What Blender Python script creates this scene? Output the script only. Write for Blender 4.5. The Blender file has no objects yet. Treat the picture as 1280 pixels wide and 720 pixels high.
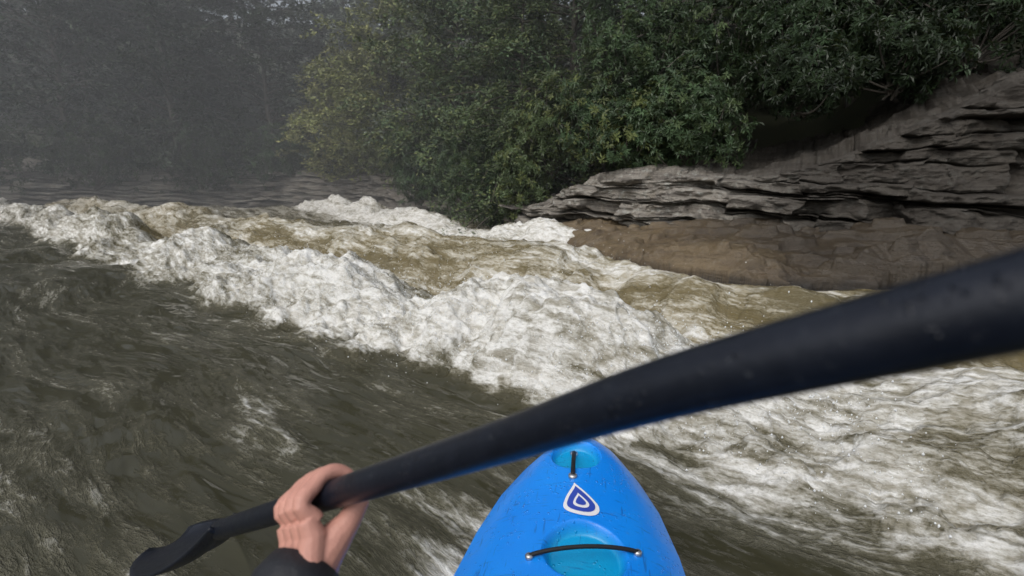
import bpy, math, numpy as np
from mathutils import Vector, Matrix
R = np.random.RandomState
scene = bpy.context.scene
col = scene.collection

# ---------------------------------------------------------------- helpers
def _h(ix, iy, seed):
    n = (ix.astype(np.int64)*374761393 + iy.astype(np.int64)*668265263 + seed*1274126177) & 0xffffffff
    n = ((n ^ (n >> 13))*1274126177) & 0xffffffff
    n = (n ^ (n >> 16)) & 0xffffffff
    return n/4294967295.0
def noise(x, y, seed=0):
    x = np.asarray(x, float); y = np.asarray(y, float)
    x, y = np.broadcast_arrays(x, y)
    ix = np.floor(x); iy = np.floor(y); fx = x-ix; fy = y-iy
    ux = fx*fx*fx*(fx*(fx*6-15)+10); uy = fy*fy*fy*(fy*(fy*6-15)+10)
    def g(dx, dy):
        a = _h(ix+dx, iy+dy, seed)*2*np.pi
        return np.cos(a)*(fx-dx)+np.sin(a)*(fy-dy)
    return 1.5*((g(0,0)*(1-ux)+g(1,0)*ux)*(1-uy)+(g(0,1)*(1-ux)+g(1,1)*ux)*uy)
def fbm(x, y, o=4, seed=0, gain=.5):
    s = 0; a = 1.; t = 0
    for i in range(o):
        s = s+a*noise(x*2**i+i*17.3, y*2**i-i*9.1, seed+i); t += a; a *= gain
    return s/t*1.4
def ridge(x, y, o=4, seed=0):
    s = 0; a = 1.; t = 0
    for i in range(o):
        s = s+a*(1-np.abs(noise(x*2**i+i*7.3, y*2**i-i*3.1, seed+i))*2); t += a; a *= .5
    return s/t
def sm(x, a, b):
    t = np.clip((x-a)/(b-a), 0, 1); return t*t*(3-2*t)

def mesh_np(name, V, F, mat=None, smooth=True, parent=None):
    V = np.ascontiguousarray(V, dtype=np.float32); F = np.ascontiguousarray(F, dtype=np.int32)
    k = F.shape[1]; me = bpy.data.meshes.new(name)
    me.vertices.add(len(V)); me.vertices.foreach_set('co', V.ravel())
    me.loops.add(F.size); me.loops.foreach_set('vertex_index', F.ravel())
    me.polygons.add(len(F)); me.polygons.foreach_set('loop_start', np.arange(0, F.size, k, dtype=np.int32))
    me.polygons.foreach_set('loop_total', np.full(len(F), k, dtype=np.int32))
    me.polygons.foreach_set('use_smooth', np.full(len(F), smooth, dtype=bool))
    me.update(calc_edges=True)
    ob = bpy.data.objects.new(name, me); col.objects.link(ob)
    if mat: me.materials.append(mat)
    if parent: ob.parent = parent
    return ob
def attr(ob, name, data, typ='FLOAT'):
    a = ob.data.attributes.new(name, typ, 'POINT')
    d = np.ascontiguousarray(data, dtype=np.float32)
    a.data.foreach_set({'FLOAT':'value','FLOAT_VECTOR':'vector','FLOAT_COLOR':'color'}[typ], d.ravel())
def gridF(n, m, wrap=False):
    i = np.arange(n-1)[:, None]; mm = m if wrap else m-1
    j = np.arange(mm)[None, :]; j2 = (j+1) % m
    return np.stack([i*m+j, i*m+j2, (i+1)*m+j2, (i+1)*m+j], -1).reshape(-1, 4)
def tube(P, rad, k=10, cap=True):
    P = np.array(P, float); n = len(P); rad = np.broadcast_to(np.array(rad, float), (n,))
    T = np.gradient(P, axis=0); T /= np.linalg.norm(T, axis=1)[:, None]+1e-9
    ref = np.array([0, 0, 1.]) if abs(T[0, 2]) < .9 else np.array([1., 0, 0])
    V = []; u = np.cross(T[0], ref); u /= np.linalg.norm(u)
    for i in range(n):
        u = u-T[i]*np.dot(u, T[i]); u /= np.linalg.norm(u); w = np.cross(T[i], u)
        a = np.arange(k)*2*np.pi/k
        V.append(P[i]+rad[i]*(np.cos(a)[:, None]*u+np.sin(a)[:, None]*w))
    return np.concatenate(V), gridF(n, k, True)
def tube_ob(name, P, rad, mat, k=10, parent=None):
    V, F = tube(P, rad, k, False)
    n = len(P); faces = [tuple(f) for f in F.tolist()]+[tuple(range(k))[::-1], tuple(range((n-1)*k, n*k))]
    me = bpy.data.meshes.new(name); me.from_pydata(V.tolist(), [], faces); me.update()
    me.polygons.foreach_set('use_smooth', [True]*len(me.polygons))
    ob = bpy.data.objects.new(name, me); col.objects.link(ob); me.materials.append(mat)
    if parent: ob.parent = parent
    return ob
def empty(name, loc=(0, 0, 0)):
    e = bpy.data.objects.new(name, None); e.location = loc; e.empty_display_size = .1; col.objects.link(e); return e
def spline(pts, n):
    pts = np.array(pts, float); d = np.r_[0, np.cumsum(np.linalg.norm(np.diff(pts, axis=0), axis=1))]
    m = np.gradient(pts, d, axis=0); t = np.linspace(0, d[-1], n) if np.isscalar(n) else n
    i = np.clip(np.searchsorted(d, t)-1, 0, len(d)-2); h = (d[i+1]-d[i]); s = (t-d[i])/h; s = s[:, None]; h = h[:, None]
    return (2*s**3-3*s**2+1)*pts[i]+(s**3-2*s**2+s)*h*m[i]+(-2*s**3+3*s**2)*pts[i+1]+(s**3-s**2)*h*m[i+1], t

# ---------------------------------------------------------------- node helpers
class NT:
    def __init__(s, name):
        s.m = bpy.data.materials.new(name); s.m.use_nodes = True; s.t = s.m.node_tree; s.t.nodes.clear()
        s.out = s.t.nodes.new('ShaderNodeOutputMaterial')
    def n(s, typ, **kw):
        nd = s.t.nodes.new(typ)
        for k, v in kw.items(): setattr(nd, k, v)
        return nd
    def l(s, a, b): s.t.links.new(a, b)
    def set(s, sock, v):
        if isinstance(v, bpy.types.NodeSocket): s.l(v, sock)
        else: sock.default_value = v
    def math(s, op, a, b=0., c=0., clamp=False):
        nd = s.n('ShaderNodeMath', operation=op); nd.use_clamp = clamp
        s.set(nd.inputs[0], a); s.set(nd.inputs[1], b); s.set(nd.inputs[2], c); return nd.outputs[0]
    def mix(s, f, a, b, mode='MIX'):
        nd = s.n('ShaderNodeMix', data_type='RGBA', blend_type=mode)
        s.set(nd.inputs[0], f); s.set(nd.inputs[6], a); s.set(nd.inputs[7], b); return nd.outputs[2]
    def noise(s, vec, scale, detail=4, rough=.5, dist=0.):
        nd = s.n('ShaderNodeTexNoise'); s.l(vec, nd.inputs['Vector'])
        nd.inputs['Scale'].default_value = scale; nd.inputs['Detail'].default_value = detail
        nd.inputs['Roughness'].default_value = rough; nd.inputs['Distortion'].default_value = dist; return nd.outputs[0]
    def mapping(s, vec, scale=(1, 1, 1), rot=(0, 0, 0)):
        nd = s.n('ShaderNodeMapping'); s.l(vec, nd.inputs[0]); nd.inputs['Scale'].default_value = scale
        nd.inputs['Rotation'].default_value = rot; return nd.outputs[0]
    def ramp(s, f, a, b):
        nd = s.n('ShaderNodeMapRange', interpolation_type='SMOOTHSTEP'); s.l(f, nd.inputs[0])
        nd.inputs[1].default_value = a; nd.inputs[2].default_value = b; return nd.outputs[0]
    def attr(s, name): return s.n('ShaderNodeAttribute', attribute_name=name)
    def obj(s): return s.n('ShaderNodeTexCoord').outputs['Object']
    def bump(s, h, dist, strength=1.):
        nd = s.n('ShaderNodeBump'); s.l(h, nd.inputs['Height']); nd.inputs['Distance'].default_value = dist
        nd.inputs['Strength'].default_value = strength; return nd.outputs[0]
    def bsdf(s, colr, rough=.5, normal=None, spec=.5, **kw):
        b = s.n('ShaderNodeBsdfPrincipled'); s.set(b.inputs['Base Color'], colr); s.set(b.inputs['Roughness'], rough)
        s.set(b.inputs['Specular IOR Level'], spec)
        for k, v in kw.items(): s.set(b.inputs[k], v)
        if normal is not None: s.l(normal, b.inputs['Normal'])
        return b.outputs[0]
    def done(s, sh): s.l(sh, s.out.inputs[0]); return s.m
def rgb(r, g, b): return (r, g, b, 1)

# ---------------------------------------------------------------- materials
def mat_water():
    n = NT('river_water'); fl = n.attr('flow').outputs['Vector']; F = n.attr('foam').outputs['Fac']; S = n.attr('silt').outputs['Fac']
    st = n.mapping(fl, (.34, 1.7, 1)); st2 = n.mapping(fl, (.6, 2.6, 1))
    a = n.noise(st, 2.0, 4, .62, .9); b = n.noise(st2, 8, 4, .65, .5); c = n.noise(n.mapping(fl, (.8, 1.3, 1)), 34, 4, .75)
    v = n.math('ADD', n.math('MULTIPLY', n.math('SUBTRACT', a, .5), 2.6), n.math('MULTIPLY', n.math('SUBTRACT', b, .5), 1.7))
    v = n.math('ADD', v, n.math('MULTIPLY', n.math('SUBTRACT', c, .5), 1.1))
    m = n.math('ADD', F, v)
    foam = n.ramp(m, .28, 1.40)
    thin = n.ramp(m, -.15, .65)
    base = n.mix(S, rgb(.028, .030, .019), rgb(.145, .116, .054))
    aer = n.mix(S, rgb(.12, .117, .083), rgb(.33, .29, .19))
    colr = n.mix(n.math('MULTIPLY', thin, .85), base, aer)
    white = n.mix(n.ramp(b, .32, .64), rgb(.52, .50, .445), rgb(.80, .80, .775))
    white = n.mix(n.math('MULTIPLY', n.ramp(c, .52, .34), .35), white, rgb(.40, .385, .33))
    colr = n.mix(foam, colr, white)
    rough = n.math('ADD', n.math('MULTIPLY', foam, .75), n.math('MULTIPLY_ADD', thin, .2, .10), clamp=True)
    rp = n.noise(n.mapping(fl, (.45, 1.9, 1)), 2.0, 2, .5, 1.0)
    inv = n.math('MULTIPLY_ADD', foam, -.45, 1.)
    h = n.math('ADD', n.math('MULTIPLY', rp, .055), n.math('MULTIPLY', n.math('MULTIPLY', b, .026), n.math('MULTIPLY', inv, n.math('ADD', thin, .05))))
    h = n.math('ADD', h, n.math('MULTIPLY', n.math('MULTIPLY', c, .014), foam))
    return n.done(n.bsdf(colr, rough, n.bump(h, 1., .85), n.math('MULTIPLY_ADD', foam, -.42, .5), IOR=1.33))
def mat_rock(name, c1, c2, c3, rough=.75, wet=.0, lichen=.5):
    n = NT(name); o = n.obj()
    la = n.noise(n.mapping(o, (.6, .6, 9)), 1.6, 5, .65, .5); bl = n.noise(o, 3.2, 5, .65); fi = n.noise(n.mapping(o, (1, 1, 3)), 28, 4, .7)
    cc = n.mix(n.ramp(la, .35, .65), c1, c2); cc = n.mix(n.ramp(bl, .5, .72), cc, c3)
    li = n.math('MULTIPLY', n.ramp(n.noise(o, 9, 4, .75), .52, .66), lichen)
    cc = n.mix(li, cc, rgb(.42, .43, .39))
    cc = n.mix(n.math('MULTIPLY', n.ramp(fi, .45, .3), .5), cc, rgb(.03, .027, .022))
    cv = n.attr('painted_shade').outputs['Fac']; cc = n.mix(cv, cc, rgb(.018, .016, .013))  # shade mask from the mesh, painted into the rock colour
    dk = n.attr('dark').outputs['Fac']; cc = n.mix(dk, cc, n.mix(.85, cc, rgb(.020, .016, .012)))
    h = n.math('ADD', n.math('MULTIPLY', la, .05), n.math('ADD', n.math('MULTIPLY', bl, .04), n.math('MULTIPLY', fi, .025)))
    return n.done(n.bsdf(cc, n.math('MULTIPLY_ADD', bl, .3, rough-.15), n.bump(h, 1., .8), .4+wet))
def mat_leaf(name, trans=.25, rough=.42):
    n = NT(name); c = n.attr('lc').outputs['Color']
    bs = n.bsdf(c, rough, None, .4)
    if trans <= 0: return n.done(bs)
    tr = n.n('ShaderNodeBsdfTranslucent'); n.l(n.mix(.5, c, rgb(.2, .24, .06)), tr.inputs[0])
    mx = n.n('ShaderNodeMixShader'); mx.inputs[0].default_value = trans; n.l(bs, mx.inputs[1]); n.l(tr.outputs[0], mx.inputs[2])
    return n.done(mx.outputs[0])
def mat_bark():
    n = NT('bark'); o = n.obj(); f = n.noise(n.mapping(o, (6, 6, 1.2)), 3, 4, .7)
    return n.done(n.bsdf(n.mix(f, rgb(.04, .035, .03), rgb(.15, .135, .115)), .9))
def mat_ground():
    n = NT('forest_floor'); o = n.obj(); f = n.noise(o, 2.5, 5, .7)
    return n.done(n.bsdf(n.mix(f, rgb(.018, .024, .012), rgb(.06, .065, .035)), .95))
def mat_simple(name, c, rough=.5, spec=.5, bump=0., bs=80, var=.0, metal=0.):
    n = NT(name); o = n.obj(); f = n.noise(o, bs, 4, .6); f2 = n.noise(o, bs*.15, 4, .6)
    dark = tuple(x*(1-var) for x in c[:3])+(1,)
    nm = n.bump(f, bump) if bump else None
    return n.done(n.bsdf(n.mix(f2, dark, c), n.math('MULTIPLY_ADD', f2, .25, rough-.12), nm, spec, Metallic=metal))
def mat_kayak():
    n = NT('kayak_plastic'); o = n.obj(); r = n.attr('recess').outputs['Fac']
    big = n.noise(o, 5, 4, .6)
    c = n.mix(big, rgb(.003, .20, .80), rgb(.006, .29, .92))
    c = n.mix(r, c, rgb(.002, .33, .64))
    s1 = n.noise(n.mapping(o, (3, 60, 20), (0, 0, .5)), 2.2, 3, .6); s2 = n.noise(n.mapping(o, (50, 4, 20), (0, 0, .4)), 2.0, 3, .6)
    gate = n.ramp(n.noise(o, 9, 3, .6), .40, .58)
    sc = n.math('MULTIPLY', n.math('MAXIMUM', n.ramp(s1, .60, .68), n.ramp(s2, .60, .68)), gate)
    c = n.mix(n.math('MULTIPLY', sc, .55), c, rgb(.01, .07, .28))
    dirt = n.math('MULTIPLY', n.ramp(n.noise(o, 26, 5, .75), .56, .75), .25); c = n.mix(dirt, c, rgb(.10, .16, .25))
    vo = n.n('ShaderNodeTexVoronoi'); n.l(o, vo.inputs['Vector']); vo.inputs['Scale'].default_value = 70
    drop = n.math('MULTIPLY', n.ramp(vo.outputs['Distance'], .30, .1), n.ramp(n.noise(o, 14, 2), .47, .57))
    h = n.math('ADD', n.math('MULTIPLY', drop, .0022), n.math('MULTIPLY', n.noise(o, 160, 3), .0006))
    rg = n.math('SUBTRACT', n.math('MULTIPLY_ADD', big, .3, .18), n.math('MULTIPLY', drop, .18))
    return n.done(n.bsdf(c, rg, n.bump(h, 1.), .5))
def mat_shaft():
    n = NT('black_carbon_shaft'); o = n.obj()
    vo = n.n('ShaderNodeTexVoronoi'); n.l(o, vo.inputs['Vector']); vo.inputs['Scale'].default_value = 260
    drop = n.math('MULTIPLY', n.ramp(vo.outputs['Distance'], .35, .1), n.ramp(n.noise(o, 30, 3), .5, .62))
    g = n.noise(o, 40, 5, .7)
    c = n.mix(g, rgb(.003, .004, .008), rgb(.012, .016, .027)); c = n.mix(n.math('MULTIPLY', n.ramp(n.noise(o, 120, 4, .8), .6, .7), .3), c, rgb(.08, .09, .10))
    h = n.math('ADD', n.math('MULTIPLY', drop, .0012), n.math('MULTIPLY', g, .0008))
    return n.done(n.bsdf(c, n.math('SUBTRACT', n.math('MULTIPLY_ADD', g, .25, .26), n.math('MULTIPLY', drop, .2)), n.bump(h, 1.), .35))
M_w = mat_water()
M_rock = mat_rock('layered_sandstone', rgb(.14, .124, .108), rgb(.33, .305, .265), rgb(.22, .195, .16), lichen=.6)
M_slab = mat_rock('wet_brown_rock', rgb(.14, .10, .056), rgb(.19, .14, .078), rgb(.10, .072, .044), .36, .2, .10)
M_leaf = mat_leaf('broad_leaf', .2, .38); M_need = mat_leaf('tree_leaf', 0, .55)
M_bark = mat_bark(); M_gr = mat_ground(); M_kay = mat_kayak(); M_blk = mat_shaft()
M_strap = mat_simple('black_webbing', rgb(.012, .012, .014), .6, .4, .001, 300, .3)
M_white = mat_simple('white_decal', rgb(.8, .8, .82), .4, .5)
M_navy = mat_simple('blue_decal', rgb(.03, .07, .42), .4, .5)
M_metal = mat_simple('steel_screw', rgb(.55, .55, .55), .35, .5, metal=1.)
M_skin = mat_simple('skin', rgb(.66, .33, .26), .45, .4, .0015, 90, .3)
M_jack = mat_simple('dark_drytop', rgb(.02, .022, .028), .6, .4, .004, 25, .3)
M_red = mat_simple('red_decal', rgb(.6, .06, .04), .45)

# ---------------------------------------------------------------- bank curve
B = [(-60, 12), (-34, 19), (-20, 22), (-12, 23.5), (-7.4, 22), (-4.6, 18.8), (-2.4, 15.6), (-.7, 12.8), (.15, 10.9), (.95, 9.5), (2.0, 8.7), (3.2, 7.9), (5, 6.9), (9, 5.6), (15, 3.5), (24, -2)]
_, tt = spline(B, 10)
L = tt[-1]
def bank(s):
    P, _ = spline(B, s); Q, _ = spline(B, s+.4); O, _ = spline(B, s-.4)
    T = Q-O; T /= np.linalg.norm(T, axis=1)[:, None]; N = np.stack([-T[:, 1], T[:, 0]], 1)
    return P, N
ss_all = np.linspace(.5, L-.5, 4000); P_all, N_all = bank(ss_all)
def s_of(x, y):
    return ss_all[np.argmin((P_all[:, 0]-x)**2+(P_all[:, 1]-y)**2)]
def ledge_h(s, X):
    return .80+.40*sm(X, .1, 1.2)+1.6*sm(X, 3.2, 7.5)+.65*sm(-X, 3, 6)+.1*np.sin(s*.9)

def build_bank():
    d = np.concatenate([np.linspace(.5, s_of(-1.5, 14), 420), np.linspace(s_of(-1.5, 14), s_of(8, 6), 1000)[1:], np.linspace(s_of(8, 6), L-.5, 120)[1:]])
    P, N = bank(d); H = ledge_h(d, P[:, 0]); nz = 280
    t = np.linspace(0, 1, nz)
    S, Tt = np.meshgrid(d, t, indexing='ij'); HH = H[:, None]
    Z = -.5+(HH+.5)*Tt
    jt = np.floor(S*.75+.5*noise(S*1.3, Z*1.5, 44)); jr = _h(jt, jt*0, 12)
    zz = Z+.16*fbm(S*.30, Z*.8, 3, 5)+S*.05+.05*fbm(S*1.6, Z*2.2, 3, 9)+(jr-.5)*.12
    r = R(4); th = r.uniform(.05, .17, 90)*r.choice([.35, .8, 1.5, 2.2], 90); bd = np.cumsum(th)-3
    k = np.clip(np.searchsorted(bd, zz), 1, 89); lo = bd[k-1]; hi = bd[k]
    e = np.minimum(zz-lo, hi-zz); off = r.uniform(-.21, .21, 90)[k]
    off = off*(1+.8*fbm(S*.9, k*3.1, 2, 91))+.30*fbm(S*.75, k*5.37, 4, 21)
    blk = _h(np.floor(S*1.5+_h(k, k*0, 3)*5+.4*noise(S*3, Z*3, 2)), k, 8)
    off = off+(blk-.5)*.34
    present = sm(noise(S*1.1, k*2.7, 95), -.25, .25)
    cre = (1-sm(e, 0, .020))*present
    off = off-.10*cre-.05*(1-sm(e, 0, .05))*present
    off = off+.08*fbm(S*4, zz*8, 5, 33)+.08*fbm(S*1.7, zz*3, 3, 36)
    back = np.maximum(Z, 0)*.34-.12*sm(-Z, -.2, .4)-off
    X = P[:, 0][:, None]+N[:, 0][:, None]*back; Y = P[:, 1][:, None]+N[:, 1][:, None]*back
    V = np.stack([X, Y, Z], -1)
    nb = 60; q = np.linspace(0, 1, nb)[1:]**1.5*4.
    bk = back[:, -1][:, None]+q[None]
    zb = H[:, None]+.16*q[None]**1.2+.12*fbm(d[:, None]*1.3, q[None]*2.4, 4, 50)*np.minimum(q[None]*3, 1)
    zb = zb+.06*np.floor(2.5*fbm(d[:, None]*.6, q[None]*1.5, 2, 52))*np.minimum(q[None]*4, 1)
    V2 = np.stack([P[:, 0][:, None]+N[:, 0][:, None]*bk, P[:, 1][:, None]+N[:, 1][:, None]*bk, zb], -1)
    VV = np.concatenate([V, V2], 1); n, m, _ = VV.shape
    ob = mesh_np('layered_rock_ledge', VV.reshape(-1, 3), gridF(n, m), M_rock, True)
    cr = np.concatenate([np.clip(cre*.9+.8*(1-sm(Z, -.05, .28)), 0, 1), np.zeros((n, nb-1))], 1)  # shadow in crevices and along the ledge foot, put into the colour
    attr(ob, 'painted_shade', cr)
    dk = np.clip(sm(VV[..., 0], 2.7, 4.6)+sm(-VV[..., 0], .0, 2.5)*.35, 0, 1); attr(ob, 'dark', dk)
build_bank()

def build_hill():
    d = np.linspace(.5, L-.5, 260); P, N = bank(d); H = ledge_h(d, P[:, 0])
    q = np.linspace(0, 1, 60)**1.6*45+2.2
    z = H[:, None]-.15+(q[None]-2.2)*.42+.8*fbm(d[:, None]*.3, q[None]*.3, 4, 60)*np.minimum((q[None]-2.2)*.3, 1)
    V = np.stack([P[:, 0][:, None]+N[:, 0][:, None]*q, P[:, 1][:, None]+N[:, 1][:, None]*q, z], -1)
    mesh_np('wooded_hillside', V.reshape(-1, 3), gridF(260, 60), M_gr)
build_hill()
def hill_z(x, y):
    i = np.argmin((P_all[:, 0]-x)**2+(P_all[:, 1]-y)**2); q = math.hypot(P_all[i, 0]-x, P_all[i, 1]-y)
    return float(ledge_h(ss_all[i:i+1], P_all[i:i+1, 0])[0]+max(q-2.2, 0)*.42)-.1
n_ = 40; gx, gy = np.meshgrid(np.linspace(-400, 400, n_), np.linspace(-400, 400, n_), indexing='ij')
mesh_np('ground', np.stack([gx, gy, gx*0-1.2], -1).reshape(-1, 3), gridF(n_, n_), M_gr)

# ---------------------------------------------------------------- brown slab at water edge
SLX = [.3, .72, 1.0, 1.4, 1.9, 2.6, 3.6, 5, 8.5]; SLY = [9.6, 7.9, 7.0, 6.2, 5.5, 5.05, 4.85, 4.75, 4.5]
def build_slab():
    nx, ny = 620, 420
    x = np.linspace(.3, 8.5, nx); y = np.linspace(3.6, 10.2, ny); X, Y = np.meshgrid(x, y, indexing='ij')
    front = np.interp(X, SLX, SLY)+.22*fbm(X*1.3, Y*0, 4, 3)+.07*fbm(X*5, Y*1.5, 3, 4)
    dist = (Y-front)*.75
    top = .45+.02*(Y-6)+.05*np.maximum(X-2, 0)+.09*fbm(X*.9, Y*.9, 4, 8)+.03*fbm(X*4, Y*4, 4, 9)
    top = top-.20*(1-sm(X, .75, 1.6))
    st = fbm(X*.6+Y*.3, Y*1.1, 3, 14)*3.0; top = top+.09*(np.floor(st)+sm(st-np.floor(st), .85, 1.))
    top = np.clip(top, .15, 1.0)
    e = .82*sm(dist, -.02, .05)+.18*sm(dist, 0, .4)
    Z = -.5+(top+.5)*e
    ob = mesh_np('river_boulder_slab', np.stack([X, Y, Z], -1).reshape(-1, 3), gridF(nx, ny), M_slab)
    attr(ob, 'painted_shade', .97*(1-sm(Z+.04*fbm(X*3, Y*3, 3, 6), .17, .28))); attr(ob, 'dark', .15+sm(X, 2.0, 3.6)*.8)  # dark band above the waterline paints the shadow of an undercut
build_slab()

# ---------------------------------------------------------------- water
def build_water():
    na, nr = 1050, 850
    ang = np.radians(np.linspace(-66, 66, na)); r = np.concatenate([np.linspace(0.35, 1.2, 70)[:-1], np.geomspace(1.2, 45, nr-69)])
    A, Rr = np.meshgrid(ang, r, indexing='ij'); X = Rr*np.sin(A); Y = Rr*np.cos(A)-.1
    v = .63*X+.777*Y; u = .777*X-.63*Y
    vw = v+.30*fbm(u*.6, v*.5, 3, 1)+.18*fbm(u*2.2, v*1.8, 4, 71)
    w = .82*X+.57*Y; ww = w+.35*fbm(X*.5, Y*.5, 3, 2)+.15*fbm(X*1.7, Y*1.7, 3, 3)
    amp = .8+.7*noise(u*.7, v*.3, 4)
    nearrock = 1-.72*sm(Y-np.interp(X, SLX, SLY), -1.5, -.3)*sm(X, .3, 1.0)
    pile = sm(vw, 1.84, 2.55)*(1-sm(vw, 2.7, 3.7))
    h = .50*pile*amp
    h += .52*np.exp(-((vw-4.95)/.72)**2)*(.9+.35*noise(u*.4, u*0, 6))*nearrock
    h -= .12*np.exp(-((vw-3.85)/.35)**2)
    farm = sm(Y, 6.8, 8.2)
    h += farm*.50*np.exp(-((ww-5.6)/.55)**2)*(.85+.6*noise(Y*.6, X*.3, 7))
    h += farm*.34*np.exp(-((ww-8.0)/.9)**2)
    left = sm(-X, 2.5, 6)
    h += left*.25*fbm(u*.3, v*.6, 3, 11)
    F = 1.12*sm(vw, 1.90, 2.10)*(1-sm(vw, 2.8, 3.5))*(.8+.2*sm(-X, -1.5, .3))
    F = np.maximum(F, .55*sm(vw, 4.1, 4.7)*(1-sm(vw, 5.6, 7))+.2*noise(u*.9, v*1.5, 15))
    F = np.maximum(F, .50*sm(vw, 2.6, 3.0)*sm(X, -.9, .6)*(1-sm(vw, 6, 7)))
    F = np.maximum(F, farm*1.3*np.exp(-((ww-5.25)/.75)**2))
    F = np.maximum(F, farm*.8*np.exp(-((ww-7.7)/.7)**2))
    F = np.maximum(F, .34*sm(vw, 3.0, 3.6)+.25*noise(u*.4, v*.7, 16)*(vw > 3.3))
    F = np.maximum(F, .70*np.exp(-(((X+.14)/.24)**2+((Y-1.45)/.34)**2)))
    F = np.maximum(F, .72*np.exp(-(((X-.95)/.42)**2+((Y-1.85)/.55)**2)))
    F = np.maximum(F, .22*np.exp(-((vw-1.2)/.14)**2)+.20*fbm(u*.8, v*2.2, 3, 18)*(vw < 1.9))
    F = F-.14*(vw < 1.9)
    ca, sa = math.cos(math.radians(10.5)), math.sin(math.radians(10.5))
    ks = (X+.05)*sa+Y*ca; kl = (X+.05)*ca-Y*sa
    hwid = np.interp(ks, [.2, 1.05, 1.42, 1.65, 1.82, 1.9], [.32, .31, .25, .15, .02, .0])
    kd = np.sqrt(np.maximum(np.abs(kl)-hwid, 0)**2+np.maximum(ks-1.82, 0)**2)
    F = np.maximum(F, .78*np.exp(-(kd/.14)**2)+.2*noise(u*5, v*5, 83)-.06)
    F = F*(1-.50*sm(X, 1.2, 2.8))*(1-.30*sm(-X, 1.6, 4)*(vw < 3.6))
    silt = .35+sm(vw, 2.9, 3.4)*(1-sm(vw, 4.7, 6.5))*(.5+.6*noise(u*.5, v*.8, 19))+.1*sm(vw, 4, 6)+.2*sm(X, 1.2, 3)
    silt = np.clip(silt*(.35+.65*sm(vw, 1.8, 2.2)), 0, 1)
    fo = np.clip(F, 0, 1)
    h += fo*(.12*fbm(u*1.4, v*2.2, 4, 23)+.07*(ridge(u*2.4, v*3.8, 3, 29)-.5))*(.3+.7*sm(Rr, 1.5, 2.6))*(.4+.6*nearrock)
    h += fo*(.024*fbm(u*7, v*10, 4, 47)+.012*fbm(u*22, v*28, 3, 31))*(Rr < 10)*sm(Rr, 1.4, 2.2)
    h += (.030+.03*sm(v, 2, 5))*fbm(u*.9, v*2.4, 3, 37)
    h += .014*ridge(u*.8, v*4.0, 2, 39)*(1-fo)
    h += .05*np.exp(-(kd/.07)**2)*sm(ks, .9, 1.6)
    spread = sm(Rr, .35, 1.2); h *= spread
    ob = mesh_np('river', np.stack([X, Y, h], -1).reshape(-1, 3), gridF(na, nr)[:, ::-1], M_w)
    attr(ob, 'foam', F); attr(ob, 'silt', silt); attr(ob, 'flow', np.stack([u, v+.2*fbm(u*.5, v*.5, 2, 90), h*2], -1), 'FLOAT_VECTOR')
    rs = R(12); n = 16000
    uu = rs.uniform(-6, 1.6, n); vv = np.where(rs.rand(n) < .85, rs.normal(2.25, .24, n), rs.normal(4.8, .35, n))
    Xd = .777*uu+.63*vv; Yd = -.63*uu+.777*vv; zd = .16+np.abs(rs.normal(0, .18, n))+.12*(vv > 2.1)
    keep = (noise(uu*1.7, vv*0+3, 77) > -.15) & (Xd < 1.4); Xd, Yd, zd = Xd[keep], Yd[keep], zd[keep]; n = len(Xd)
    rad = .0013+.0042*rs.rand(n)**4
    o = np.array([[1, 0, 0], [-1, 0, 0], [0, 1, 0], [0, -1, 0], [0, 0, 1.3], [0, 0, -1.3]], float)
    f = np.array([[0, 2, 4], [2, 1, 4], [1, 3, 4], [3, 0, 4], [2, 0, 5], [1, 2, 5], [3, 1, 5], [0, 3, 5]])
    V = (np.stack([Xd, Yd, zd], 1)[:, None]+o[None]*rad[:, None, None]).reshape(-1, 3)
    FF = (f[None]+np.arange(n)[:, None, None]*6).reshape(-1, 3)
    mesh_np('water_spray', V, FF, mat_simple('spray_white', rgb(.8, .82, .82), .3))
build_water()

# ---------------------------------------------------------------- foliage
def leaves(pos, dirv, upv, ln, wd, fold=.25):
    n = len(pos); d = dirv/(np.linalg.norm(dirv, axis=1)[:, None]+1e-9)
    s = np.cross(d, upv); s /= np.linalg.norm(s, axis=1)[:, None]+1e-9; up = np.cross(s, d)
    ln = np.broadcast_to(ln, (n,))[:, None]; wd = np.broadcast_to(wd, (n,))[:, None]
    V = np.stack([pos, pos+d*ln*.5+s*wd*.5+up*wd*fold, pos+d*ln-up*ln*.12, pos+d*ln*.5-s*wd*.5+up*wd*fold], 1).reshape(-1, 3)
    F = np.arange(n*4).reshape(-1, 4); return V, F
def unit(a): return a/(np.linalg.norm(a, axis=-1, keepdims=True)+1e-9)
def colors(n, base, rs, var=.3, hi=None, hf=.15):
    c = np.array(base)[None]*(1+var*rs.normal(0, 1, (n, 1))).clip(.4, 1.9)
    if hi is not None:
        m = rs.rand(n) < hf; c[m] = np.array(hi)[None]*(1+.2*rs.normal(0, 1, (m.sum(), 1))).clip(.5, 1.6)
    return np.concatenate([c, np.ones((n, 1))], 1)
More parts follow.
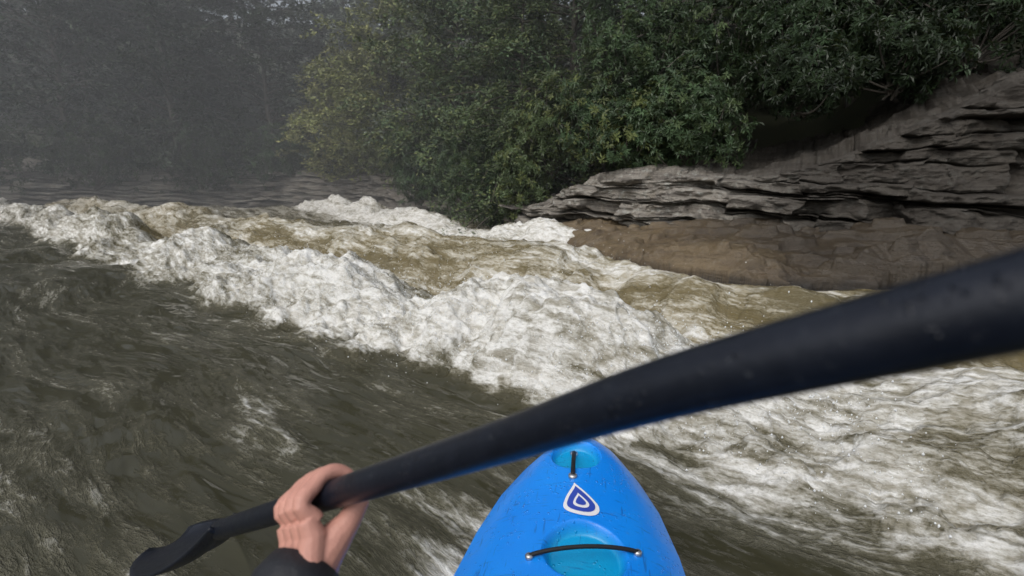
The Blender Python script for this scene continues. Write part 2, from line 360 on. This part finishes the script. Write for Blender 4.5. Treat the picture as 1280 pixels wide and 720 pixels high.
def rhodo(name, c, rad, n, seed, base, hi, hf=.15, ln=.13, wd=.038, droop=.0):
    rs = R(seed); root = np.array([c[0], c[1], c[2]-rad[2]*.9])
    e = empty(name, tuple(root))
    th = unit(rs.normal(0, 1, (n*3, 3))); rr = rs.rand(n*3)**.30
    lump = fbm(th[:, 0]*2+seed, th[:, 1]*2+th[:, 2]*2.3, 3, seed)
    p = np.array(c)+th*rr[:, None]*np.array(rad)*(1+.5*lump)[:, None]
    g = noise(p[:, 0]*1.6+p[:, 2]*1.1, p[:, 1]*1.6-p[:, 2]*1.7, seed+5) > -.22
    p = p[g][:n]; m = len(p)
    shoot = unit(unit(p-np.array(c))*[1, 1, .6]+[0, -.15, .35-droop]+.4*rs.normal(0, 1, (m, 3)))
    k = 9; a = rs.rand(m, 1)*6.28+np.arange(k)[None]*2*np.pi/k*1.0+rs.normal(0, .15, (m, k))
    s = unit(np.cross(shoot, rs.normal(0, 1, (m, 3)))); t = np.cross(shoot, s)
    rad_ = np.cos(a)[..., None]*s[:, None]+np.sin(a)[..., None]*t[:, None]
    el = rs.uniform(-.35, .45, (m, k, 1)); d = rad_+shoot[:, None]*el+np.array([0, 0, -.15])
    L_ = ln*rs.uniform(.6, 1.15, (m, k))
    V, F = leaves(np.repeat(p, k, 0)+rs.normal(0, .012, (m*k, 3)), d.reshape(-1, 3), np.repeat(shoot, k, 0), L_.ravel(), wd*rs.uniform(.8, 1.2, m*k))
    cl = colors(m, base, rs, .28, hi, hf)
    cl = np.repeat(cl, k, 0); cl[:, :3] *= rs.uniform(.8, 1.2, (m*k, 1))
    ob = mesh_np('leaves', V-root, F, M_leaf, False, e); attr(ob, 'lc', np.repeat(cl, 4, 0), 'FLOAT_COLOR')
    Vs, Fs, b = [], [], 0
    for j in rs.choice(m, min(28, m), False):
        q = p[j]; mid = root*.5+q*.5+rs.normal(0, .12, 3)
        P = np.array([root+rs.normal(0, .06, 3), mid, q]); t_ = np.linspace(0, 1, 7)[:, None]
        P = (1-t_)**2*P[0]+2*t_*(1-t_)*P[1]+t_**2*P[2]
        vv, ff = tube(P, np.linspace(.022, .005, 7), 5, False); Vs.append(vv-root); Fs.append(ff+b); b += len(vv)
    mesh_np('stems', np.concatenate(Vs), np.concatenate(Fs), M_bark, True, e)
def tree_arrays(base, H, spread, nb, seed, ln, wd, twig=14, per=24, z0=.12, droop=.25, lean=(0, 0), rt=None, shape='cone'):
    rs = R(seed); base = np.array(base, float); rt = rt or H*.012+.03
    t = np.linspace(0, 1, 14); wob = np.cumsum(rs.normal(0, .03*H/14*2, (14, 2)), 0)
    T = np.stack([base[0]+lean[0]*t+wob[:, 0]*t, base[1]+lean[1]*t+wob[:, 1]*t, base[2]-.4+(H+.4)*t], 1)
    Vw, Fw = [], []; b = 0
    vv, ff = tube(T, rt*(1-t*.92), 9, False); Vw.append(vv); Fw.append(ff); b = len(vv)
    LV = []; LD = []
    for i in range(nb):
        f = z0+(1-z0)*((i+rs.rand())/nb); az = i*2.4+rs.normal(0, .5)
        Lb = spread*((1-f)**.6*.95+.12 if shape == 'cone' else (math.sin(math.pi*min(1, f*.85+.15))**.6)*.95+.1)*rs.uniform(.55, 1.2)
        o = np.array([np.interp(f, t, T[:, j]) for j in range(3)])
        d = np.array([math.cos(az), math.sin(az), rs.uniform(.0, .45) if shape == 'cone' else rs.uniform(.1, .7)])
        q = np.linspace(0, 1, 8)[:, None]; side = np.array([-d[1], d[0], 0])*rs.normal(0, .15)
        P = o+Lb*(q*d+q**2*(side+np.array([0, 0, -droop*rs.uniform(.7, 1.4)])))
        vv, ff = tube(P, (rt*.34*(1-f*.6))*(1-q[:, 0]*.85), 5, False); Vw.append(vv); Fw.append(ff+b); b += len(vv)
        nt = max(4, int(twig*(.4+.6*Lb/spread)))
        uq = rs.uniform(.18, 1, nt); sg = rs.choice([-1, 1], nt)
        po = np.stack([np.interp(uq, q[:, 0], P[:, j]) for j in range(3)], 1)
        bd = unit(d*[1, 1, 0.2]); sd = np.array([-bd[1], bd[0], 0])
        tl = Lb*.36*(1.15-uq*.6)*rs.uniform(.6, 1.3, nt)
        td = unit(sd*sg[:, None]*rs.uniform(.4, 1, (nt, 1))+bd*rs.uniform(.4, .9, (nt, 1))+rs.normal(0, .3, (nt, 3)))
        w = rs.rand(nt, per); pts = po[:, None]+td[:, None]*(tl[:, None]*w)[..., None]+np.array([0, 0, -.25])*(w**2*tl[:, None])[..., None]
        pts = pts+rs.normal(0, .07, pts.shape)*[1, 1, .8]
        dd = td[:, None]+.8*rs.normal(0, 1, pts.shape)*[1, 1, .45]
        LV.append(pts.reshape(-1, 3)); LD.append(dd.reshape(-1, 3))
    LV = np.concatenate(LV); LD = np.concatenate(LD); m = len(LV)
    up = np.array([0, -.35, .8])+.5*rs.normal(0, 1, (m, 3))
    V, F = leaves(LV, LD, up, ln*rs.uniform(.6, 1.3, m), wd*rs.uniform(.7, 1.3, m), .12)
    clump = noise(LV[:, 0]*1.1+LV[:, 2]*.7, LV[:, 1]*1.1-LV[:, 2]*1.3, seed)
    return np.concatenate(Vw), np.concatenate(Fw), V, F, clump, rs
def tree(name, base, H, spread, nb, seed, colr, hi=None, hf=.1, ln=.085, wd=.026, **kw):
    e = empty(name, base); W, WF, V, F, cl, rs = tree_arrays(base, H, spread, nb, seed, ln, wd, **kw)
    b = np.array(base); mesh_np('trunk_and_limbs', W-b, WF, M_bark, True, e)
    ob = mesh_np('foliage', V-b, F, M_need, False, e)
    c = colors(len(cl), colr, rs, .22, hi, hf); c[:, :3] *= (1+.55*cl)[:, None]; attr(ob, 'lc', np.repeat(c, 4, 0), 'FLOAT_COLOR')

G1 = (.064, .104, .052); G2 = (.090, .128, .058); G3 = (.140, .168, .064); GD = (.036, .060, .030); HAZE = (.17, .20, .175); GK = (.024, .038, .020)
def hz(x, y): return (x, y, hill_z(x, y))
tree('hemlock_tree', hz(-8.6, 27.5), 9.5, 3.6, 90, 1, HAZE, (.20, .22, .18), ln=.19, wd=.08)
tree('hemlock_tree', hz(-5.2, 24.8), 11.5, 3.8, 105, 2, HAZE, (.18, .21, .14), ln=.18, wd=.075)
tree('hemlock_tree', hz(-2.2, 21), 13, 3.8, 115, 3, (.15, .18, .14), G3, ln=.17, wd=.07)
tree('hemlock_tree', hz(.6, 17.5), 13, 3.6, 120, 4, (.125, .155, .10), G3, ln=.14, wd=.055)
tree('hemlock_tree', hz(3.0, 14.2), 12, 3.4, 120, 5, (.10, .135, .085), G2, ln=.13, wd=.048)
tree('pine_tree', hz(4.6, 12.2), 12, 3.0, 100, 6, GD, G1, ln=.12, wd=.04)
tree('maple_tree', hz(1.5, 13.4), 8.5, 2.8, 105, 7, G1, G2, ln=.11, wd=.05, z0=.05, shape='round')
tree('maple_tree', hz(-1.6, 16.4), 7.5, 2.8, 100, 8, G2, G3, .3, ln=.13, wd=.07, z0=.08, shape='round')
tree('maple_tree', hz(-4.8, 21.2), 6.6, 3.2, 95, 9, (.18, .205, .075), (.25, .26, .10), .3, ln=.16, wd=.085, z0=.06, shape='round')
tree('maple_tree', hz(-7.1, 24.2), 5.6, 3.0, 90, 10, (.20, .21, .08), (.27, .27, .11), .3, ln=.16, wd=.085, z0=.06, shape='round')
tree('hemlock_tree', hz(.2, 12.9), 5.6, 2.3, 90, 12, G2, G3, .2, ln=.10, wd=.038, z0=.02, droop=.4)
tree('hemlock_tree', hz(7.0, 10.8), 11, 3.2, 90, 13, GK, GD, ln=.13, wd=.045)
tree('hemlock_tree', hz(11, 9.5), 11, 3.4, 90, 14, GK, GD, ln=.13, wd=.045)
tree('maple_tree', hz(-12.3, 26.5), 11, 4.2, 90, 15, GK, GD, ln=.22, wd=.10, z0=.03, shape='round')
tree('maple_tree', hz(-16.5, 25.5), 13, 4.4, 90, 16, GK, GD, ln=.22, wd=.10, z0=.03, shape='round')
tree('maple_tree', hz(-21, 24.5), 13, 4.4, 90, 17, GK, GD, ln=.22, wd=.10, z0=.03, shape='round')
sh = [(-8.7, 24.3, 2.7, (1.7, 1.3, 1.2), 500, G1, G2), (-6.6, 22.9, 2.8, (1.5, 1.3, 1.1), 600, (.16, .18, .065), (.24, .25, .09)),
      (-4.4, 20.3, 2.6, (1.5, 1.2, 1.3), 700, (.13, .16, .06), G3), (-2.6, 16.8, 1.9, (1.5, 1.2, 1.5), 800, G1, G2),
      (-1.2, 14.3, 1.55, (1.3, 1.1, 1.5), 900, G1, G2), (-.3, 12.4, 1.4, (1.0, .9, 1.4), 900, GD, G2),
      (.25, 11.5, 1.4, (.7, .7, 1.05), 700, G2, G3), (.9, 11.6, 2.4, (1.0, .9, 1.1), 900, G2, G3),
      (1.7, 11.0, 2.4, (1.0, .9, .9), 900, G1, G3), (2.5, 10.3, 2.15, (.85, .8, .85), 900, G1, G3),
      (3.4, 9.8, 2.3, (1.0, .9, .95), 1000, G1, G2), (2.6, 11, 3.8, (1.2, 1, 1.1), 900, G1, G2), (4.2, 10.4, 3.8, (1.3, 1, 1.2), 900, GD, G2),
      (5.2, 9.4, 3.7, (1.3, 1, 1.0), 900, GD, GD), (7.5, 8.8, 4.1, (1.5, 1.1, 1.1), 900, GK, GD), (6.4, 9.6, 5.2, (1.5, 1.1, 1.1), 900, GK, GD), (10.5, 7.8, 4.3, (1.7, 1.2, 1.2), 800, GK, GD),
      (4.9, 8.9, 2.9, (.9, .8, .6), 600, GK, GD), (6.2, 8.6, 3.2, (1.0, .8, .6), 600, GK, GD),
      (-11, 24.3, 2.3, (2.0, 1.4, 1.6), 500, GD, G1), (-14.5, 23.7, 2.3, (2.2, 1.4, 1.7), 500, GK, GD), (-18.5, 22.7, 2.4, (2.4, 1.5, 1.7), 500, GK, GD), (-23, 22, 2.4, (2.6, 1.5, 1.8), 500, GK, GD)]
for i, (x, y, z, rd, n, b, hcol) in enumerate(sh):
    far = y > 15; sc = 1.5 if far else 1.0
    rhodo('rhododendron_bush', (x, y, z), rd, n, 100+i, b, hcol, .25, ln=.125*sc, wd=.038*sc)
Vs, Fs, Cs, Ws, WFs = [], [], [], [], []; b = wb = 0; rs = R(77)
for i in range(36):
    x = -38+i*1.75+rs.uniform(-.6, .6); back = 4+rs.rand()*5+(i % 3)*3.5
    j = np.argmin(np.abs(P_all[:, 0]-x)); x2, y2 = P_all[j]+N_all[j]*(back+2.5)
    if x2 > 22: continue
    Hh = rs.uniform(12, 15) if not (-12.5 < x < -6) else rs.uniform(6.0, 7.5)
    W, WF, V, F, cl, r2 = tree_arrays(hz(x2, y2), Hh, 4.0, 50, 300+i, .40, .22, twig=8, per=14, z0=.03, shape='round')
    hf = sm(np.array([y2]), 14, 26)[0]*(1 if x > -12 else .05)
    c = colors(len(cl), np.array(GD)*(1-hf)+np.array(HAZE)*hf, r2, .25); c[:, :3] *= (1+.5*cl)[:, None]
    Vs.append(V); Fs.append(F+b); b += len(V); Cs.append(c); Ws.append(W); WFs.append(WF+wb); wb += len(W)
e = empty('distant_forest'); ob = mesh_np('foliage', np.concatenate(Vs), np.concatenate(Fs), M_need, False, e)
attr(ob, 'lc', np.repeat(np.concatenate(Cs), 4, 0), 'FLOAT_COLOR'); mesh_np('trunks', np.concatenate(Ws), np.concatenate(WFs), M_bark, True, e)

def mist():
    me = bpy.data.meshes.new('river_mist'); x0, x1, y0, y1, z0, z1 = -45, 24, 9.8, 45, -.9, 20
    vs = [(x, y, z) for x in (x0, x1) for y in (y0, y1) for z in (z0, z1)]
    me.from_pydata(vs, [], [(0, 1, 3, 2), (4, 6, 7, 5), (0, 4, 5, 1), (2, 3, 7, 6), (0, 2, 6, 4), (1, 5, 7, 3)]); me.update()
    ob = bpy.data.objects.new('river_mist', me); col.objects.link(ob)
    n = NT('mist'); vsn = n.n('ShaderNodeVolumeScatter'); vsn.inputs['Color'].default_value = (.93, .97, 1, 1); vsn.inputs['Density'].default_value = .014; vsn.inputs['Anisotropy'].default_value = .0
    n.l(vsn.outputs[0], n.out.inputs['Volume']); me.materials.append(n.m)
mist()

# ---------------------------------------------------------------- kayak
K = empty('kayak', (-.05, 0, 0)); K.rotation_euler = (0, 0, -math.radians(10.5))
SW = [-1.05, -.95, -.7, -.3, .2, .7, 1.05, 1.25, 1.42, 1.55, 1.65, 1.72, 1.78, 1.82]
HW = [.03, .12, .22, .29, .32, .325, .312, .286, .248, .200, .148, .098, .052, .014]
def hw(s): return np.interp(s, SW, HW)
def sheer(s): return .225+.035*sm(s, .9, 1.75)+.03*sm(-s, .2, 1)
REC = [(1.120, 0.032, .10, .105), (1.535, -.015, .085, .080)]
def rec(s, l):
    m = np.zeros_like(s*l)
    for cs, cl_, a, b_ in REC:
        q = np.sqrt(((s-cs)/a)**2+((l-cl_)/b_)**2); m = np.maximum(m, 1-sm(q, .82, 1.06))
    return m
def deck_z(s, l):
    w = np.maximum(hw(s), .01); t = np.clip(np.abs(l)/w, 0, 1)
    crown = .085*sm(w, 0, .2)+.015
    z = sheer(s)+crown*(1-t**2.6)
    z = z+.008*np.exp(-(l/.05)**2)*sm(w, .05, .2)*(1-rec(s, l))
    return z-.030*rec(s, l)
s = np.concatenate([np.linspace(-1.05, .85, 60), np.linspace(.86, 1.82, 300)]); t = np.linspace(-1, 1, 241); t = np.sin(t*np.pi/2)*.35+t*.65
S, T_ = np.meshgrid(s, t, indexing='ij'); Lt = T_*hw(S); Z = deck_z(S, Lt)
ob = mesh_np('deck', np.stack([Lt, S, Z], -1).reshape(-1, 3), gridF(*S.shape)[:, ::-1], M_kay, True, K); attr(ob, 'recess', rec(S, Lt))
a = np.linspace(0, math.pi, 41); S2, A2 = np.meshgrid(s, a, indexing='ij'); w2 = hw(S2)
dep = (sheer(S2)+.10)*(1-sm(S2, 1.3, 1.82)*.75)*(1-sm(-S2, .5, 1.05)*.75)
XH = -np.cos(A2)*w2*(1+.05*np.sin(A2)); ZH = sheer(S2)-dep*np.abs(np.sin(A2))**.65
ob = mesh_np('hull', np.stack([XH, S2, ZH], -1).reshape(-1, 3), gridF(*S2.shape), M_kay, True, K); attr(ob, 'recess', XH*0)
th = np.linspace(0, 2*math.pi, 60); rim = np.stack([.2*np.cos(th), .15+.40*np.sin(th), deck_z(.15+.40*np.sin(th), .2*np.cos(th))+.02], 1)
tube_ob('cockpit_rim', rim, .016, M_blk, 8, K)
q = np.linspace(0, 1, 12)[:, None]; SK = np.stack([.19*q*np.cos(th), .15+.39*q*np.sin(th), .36+.08*(1-q)+0*th], -1)
mesh_np('spray_skirt', SK.reshape(-1, 3), gridF(12, 60), M_jack, True, K)
def on(s_, l_, dz=0): return [l_, s_, float(deck_z(np.array(s_), np.array(l_)))+dz]
u_ = np.linspace(0, 1, 25)
def handle(name, a0, b0, r, lift):
    za, zb = on(*a0)[2], on(*b0)[2]
    c = np.array([[a0[1]*(1-x)+b0[1]*x, a0[0]*(1-x)+b0[0]*x, za*(1-x)+zb*x+.006+lift*math.sin(x*math.pi)**.7] for x in u_])
    tube_ob(name, c, r, M_strap, 8, K)
    for p in (a0, b0):
        p = on(*p); R_ = r*1.9
        tube_ob('handle_bolt', [[p[0], p[1], p[2]-.006], [p[0], p[1], p[2]+.008], [p[0], p[1], p[2]+.011]], [R_, R_, R_*.6], M_metal, 14, K)
handle('grab_handle_deck', (1.078, -.105), (1.155, .165), .0055, .022)
handle('grab_handle_bow', (1.400, -.018), (1.58, -.024), .0070, .018)
def decal(name, outline, cs, cl_, size, dz, mat):
    o = np.array(outline); rings = 10; V = []; inner = np.repeat(o.mean(0)[None], len(o), 0)
    for k in range(rings+1):
        p = inner+(o-inner)*k/rings; X = cl_+p[:, 0]*size; Y = cs+p[:, 1]*size
        V.append(np.stack([X, Y, deck_z(Y, X)+dz], 1))
    mesh_np(name, np.concatenate(V), gridF(rings+1, len(o), True)[:, ::-1], mat, True, K)
def drop(sc=1., off=(0, 0), n=64):
    pts = []
    for i in range(n):
        a_ = 2*math.pi*i/n; x = math.sin(a_)*.66*(.5-.5*math.cos(a_))**.8; y = .60*math.cos(a_)
        bend = -.34*max(0, y+.15)**1.2
        pts.append(((x+bend+.06)*sc+off[0], y*sc+off[1]))
    return pts
ls, ll = 1.304, .008
decal('logo_outline', drop(1.12), ls, ll, .100, .0022, M_white)
decal('logo_drop', drop(.88, (0.005, -.018)), ls, ll, .100, .0034, M_navy)
decal('logo_inner_white', drop(.50, (.03, -.11)), ls, ll, .100, .0046, M_white)
decal('logo_inner_blue', drop(.32, (.03, -.13)), ls, ll, .100, .0058, M_navy)
decal('red_sticker', [(math.cos(x)*.5, math.sin(x)*.35) for x in np.linspace(0, 6.283, 24, endpoint=False)], 1.005, .145, .035, .002, M_red)

# ---------------------------------------------------------------- paddle
PD = empty('kayak_paddle')
def camw(x, dn, d): return np.array([x, d*.9774-dn*.2113, 1.25-d*.2113-dn*.9774])
P1 = np.array([-.172, .473, .929]); Mm = camw(0, .110, .365); P2 = camw(.0826, .0505, .256); P3 = camw(.164, .004, .160)
d1 = unit(P1-Mm); d2 = unit(P3-P2)
LE = P1+d1*.48; RE = P2+d2*.78
ctrl = [LE, P1+d1*.2, P1, Mm, P2, P3, P3+d2*.3, RE]
Pc, _ = spline(ctrl, 100); tube_ob('shaft', Pc, .0160, M_blk, 28, PD)
def blade(name, o, d, upv):
    d = unit(d); s_ = unit(np.cross(d, upv)); nrm = np.cross(s_, d)
    x = np.linspace(0, 1, 40); w = .018+.082*np.sin(np.clip(x*1.15, 0, 1)*math.pi/2)**1.3*np.sqrt(np.clip(1-((x-.55)/.46).clip(0)**3, 0, 1))
    y = np.linspace(-1, 1, 21); X, Yy = np.meshgrid(x, y, indexing='ij'); W = w[:, None]
    Pp = o+d*(X*.46)[..., None]+s_*(Yy*W+.015*X)[..., None]+nrm*(.035*np.sin(X*math.pi)*-1+.010*(1-np.abs(Yy))**2*(1-X)+.015*Yy**2)[..., None]
    ob = mesh_np(name, Pp.reshape(-1, 3), gridF(40, 21), M_blk, True, PD); m_ = ob.modifiers.new('t', 'SOLIDIFY'); m_.thickness = .006
blade('blade_left', LE-d1*.03, d1, np.array([.3, -.3, 1.])); blade('blade_right', RE-d2*.03, d2, np.array([0, 1., .2]))

# ---------------------------------------------------------------- kayaker: hands, arms, torso
KY = empty('kayaker')
def hand(name, c, ax, back):
    ax = unit(ax); back = unit(back-ax*np.dot(back, ax)); up = unit(np.cross(ax, back))
    if up[2] < 0: up = -up
    Vs, Fs = [], []; b_ = [0]
    def add(P, r_):
        v_, f_ = tube(P, r_, 14, False); n_ = len(P)
        Vs.append(v_); Fs.extend((f_+b_[0]).tolist()); Fs.append((np.arange(14)[::-1]+b_[0]).tolist()); Fs.append((np.arange((n_-1)*14, n_*14)+b_[0]).tolist()); b_[0] += len(v_)
    sr = .0160
    for i, (o_, r_, end) in enumerate([(-.031, .0086, 258), (-.0105, .0089, 266), (.010, .0086, 260), (.0295, .0075, 246)]):
        th_ = np.radians(np.linspace(8, end, 28)); R_ = sr+r_*.92
        bump_ = np.where(th_ < 1.5, .012*np.exp(-((th_-.85)/.35)**2), 0)
        P = c+ax*o_+(R_+bump_)[:, None]*(np.cos(th_)[:, None]*back+np.sin(th_)[:, None]*up)+back*.010*np.clip(1-th_/1.2, 0, 1)[:, None]
        rr_ = r_*np.interp(np.degrees(th_), [8, 60, 100, 140, 175, end-14, end], [1.15, 1.12, .95, 1.03, .93, .9, .45]); add(P, rr_)
        Q = [c+ax*o_+back*(sr+.020)+up*.014, c+ax*o_*.95+back*.045-up*.002, c+ax*o_*.85+back*.070-up*.016, c+ax*o_*.7+back*.092-up*.030]
        add(Q, [r_*1.25, .014, .015, .016])
    add([c-ax*.012+back*.030-up*.012, c-ax*.004+back*.060-up*.026, c+back*.095-up*.036], [.020, .028, .028])
    add([c-ax*.014+back*.060-up*.026, c-ax*.024+back*.040-up*.026, c-ax*.035+back*.018-up*.028, c-ax*.041-back*.004-up*.027, c-ax*.042-back*.020-up*.018], [.024, .020, .0135, .0108, .006])
    wr = c+back*.105-up*.04
    add([c+back*.085-up*.033, wr, wr+back*.05-up*.02], [.027, .028, .027])
    me = bpy.data.meshes.new(name); me.from_pydata(np.concatenate(Vs).tolist(), [], [tuple(f) for f in Fs]); me.update()
    me.materials.append(M_skin); ob = bpy.data.objects.new(name, me); col.objects.link(ob); ob.parent = KY
    rm = ob.modifiers.new('r', 'REMESH'); rm.mode = 'VOXEL'; rm.voxel_size = .0015; rm.use_smooth_shade = True
    sm_ = ob.modifiers.new('s', 'SMOOTH'); sm_.iterations = 2; sm_.factor = .5
    return c+back*.068-up*.024
def arm(name, wr, el, shd):
    P, _ = spline([wr, wr*.5+el*.5+np.array([0, 0, -.008]), el, el*.5+shd*.5, shd], 40)
    rr_ = np.interp(np.linspace(0, 1, 40), [0, .03, .1, .35, .5, .6, 1], [.041, .045, .046, .054, .056, .058, .075])
    rr_ = rr_+.0025*np.sin(np.linspace(0, 60, 40)); tube_ob(name, P, rr_, M_jack, 20, KY)
hc = P1+d1*.070
wr = hand('left_hand', hc, d1, np.array([-.38, -.62, -.55]))
arm('left_sleeve', wr, np.array([-.33, .06, .69]), np.array([-.21, -.24, .98]))
hc2 = P2+d2*.32
wr2 = hand('right_hand', hc2, d2, np.array([.3, -.55, -.6]))
arm('right_sleeve', wr2, np.array([.46, -.22, .70]), np.array([.20, -.26, .98]))
tor, _ = spline([(-.03, -.05, .30), (-.02, -.12, .5), (-.01, -.22, .75), (0, -.27, .95), (0, -.28, 1.05), (0, -.27, 1.12)], 24)
V, F = tube(tor, np.interp(np.linspace(0, 1, 24), [0, .3, .6, .8, .9, 1], [.15, .15, .17, .16, .09, .06]), 24, False)
mesh_np('torso', V, F, M_jack, True, KY)

# ---------------------------------------------------------------- world, sun, camera
w = bpy.data.worlds.new('World'); scene.world = w; w.use_nodes = True; nt = w.node_tree
bg = nt.nodes['Background']; sky = nt.nodes.new('ShaderNodeTexSky'); sky.sky_type = 'NISHITA'; sky.sun_disc = False
EL, AZ = math.radians(52), math.radians(215)
sky.sun_elevation = EL; sky.sun_rotation = AZ; sky.air_density = 1.2; sky.dust_density = 4
hs = nt.nodes.new('ShaderNodeHueSaturation'); hs.inputs['Saturation'].default_value = .45
nt.links.new(sky.outputs[0], hs.inputs['Color']); nt.links.new(hs.outputs[0], bg.inputs[0]); bg.inputs[1].default_value = .142
sl = bpy.data.lights.new('sun', 'SUN'); sl.energy = .85; sl.angle = math.radians(60); sl.color = (1, .98, .94)
so = bpy.data.objects.new('sun', sl); col.objects.link(so)
dv = Vector((math.sin(AZ)*math.cos(EL), math.cos(AZ)*math.cos(EL), math.sin(EL))); so.rotation_euler = dv.to_track_quat('Z', 'Y').to_euler(); so.location = (0, 0, 20)
scene.view_settings.view_transform = 'Standard'; scene.view_settings.look = 'None'; scene.view_settings.exposure = 0
cd = bpy.data.cameras.new('camera'); cam = bpy.data.objects.new('camera', cd); col.objects.link(cam)
cam.location = (0, 0, 1.25); cam.rotation_euler = (math.radians(90-12.2), 0, 0)
cd.sensor_width = 36; cd.lens = 17.5; cd.clip_start = .01; cd.clip_end = 1000
cd.dof.use_dof = True; cd.dof.focus_distance = 1.9; cd.dof.aperture_fstop = 4.5
scene.camera = cam
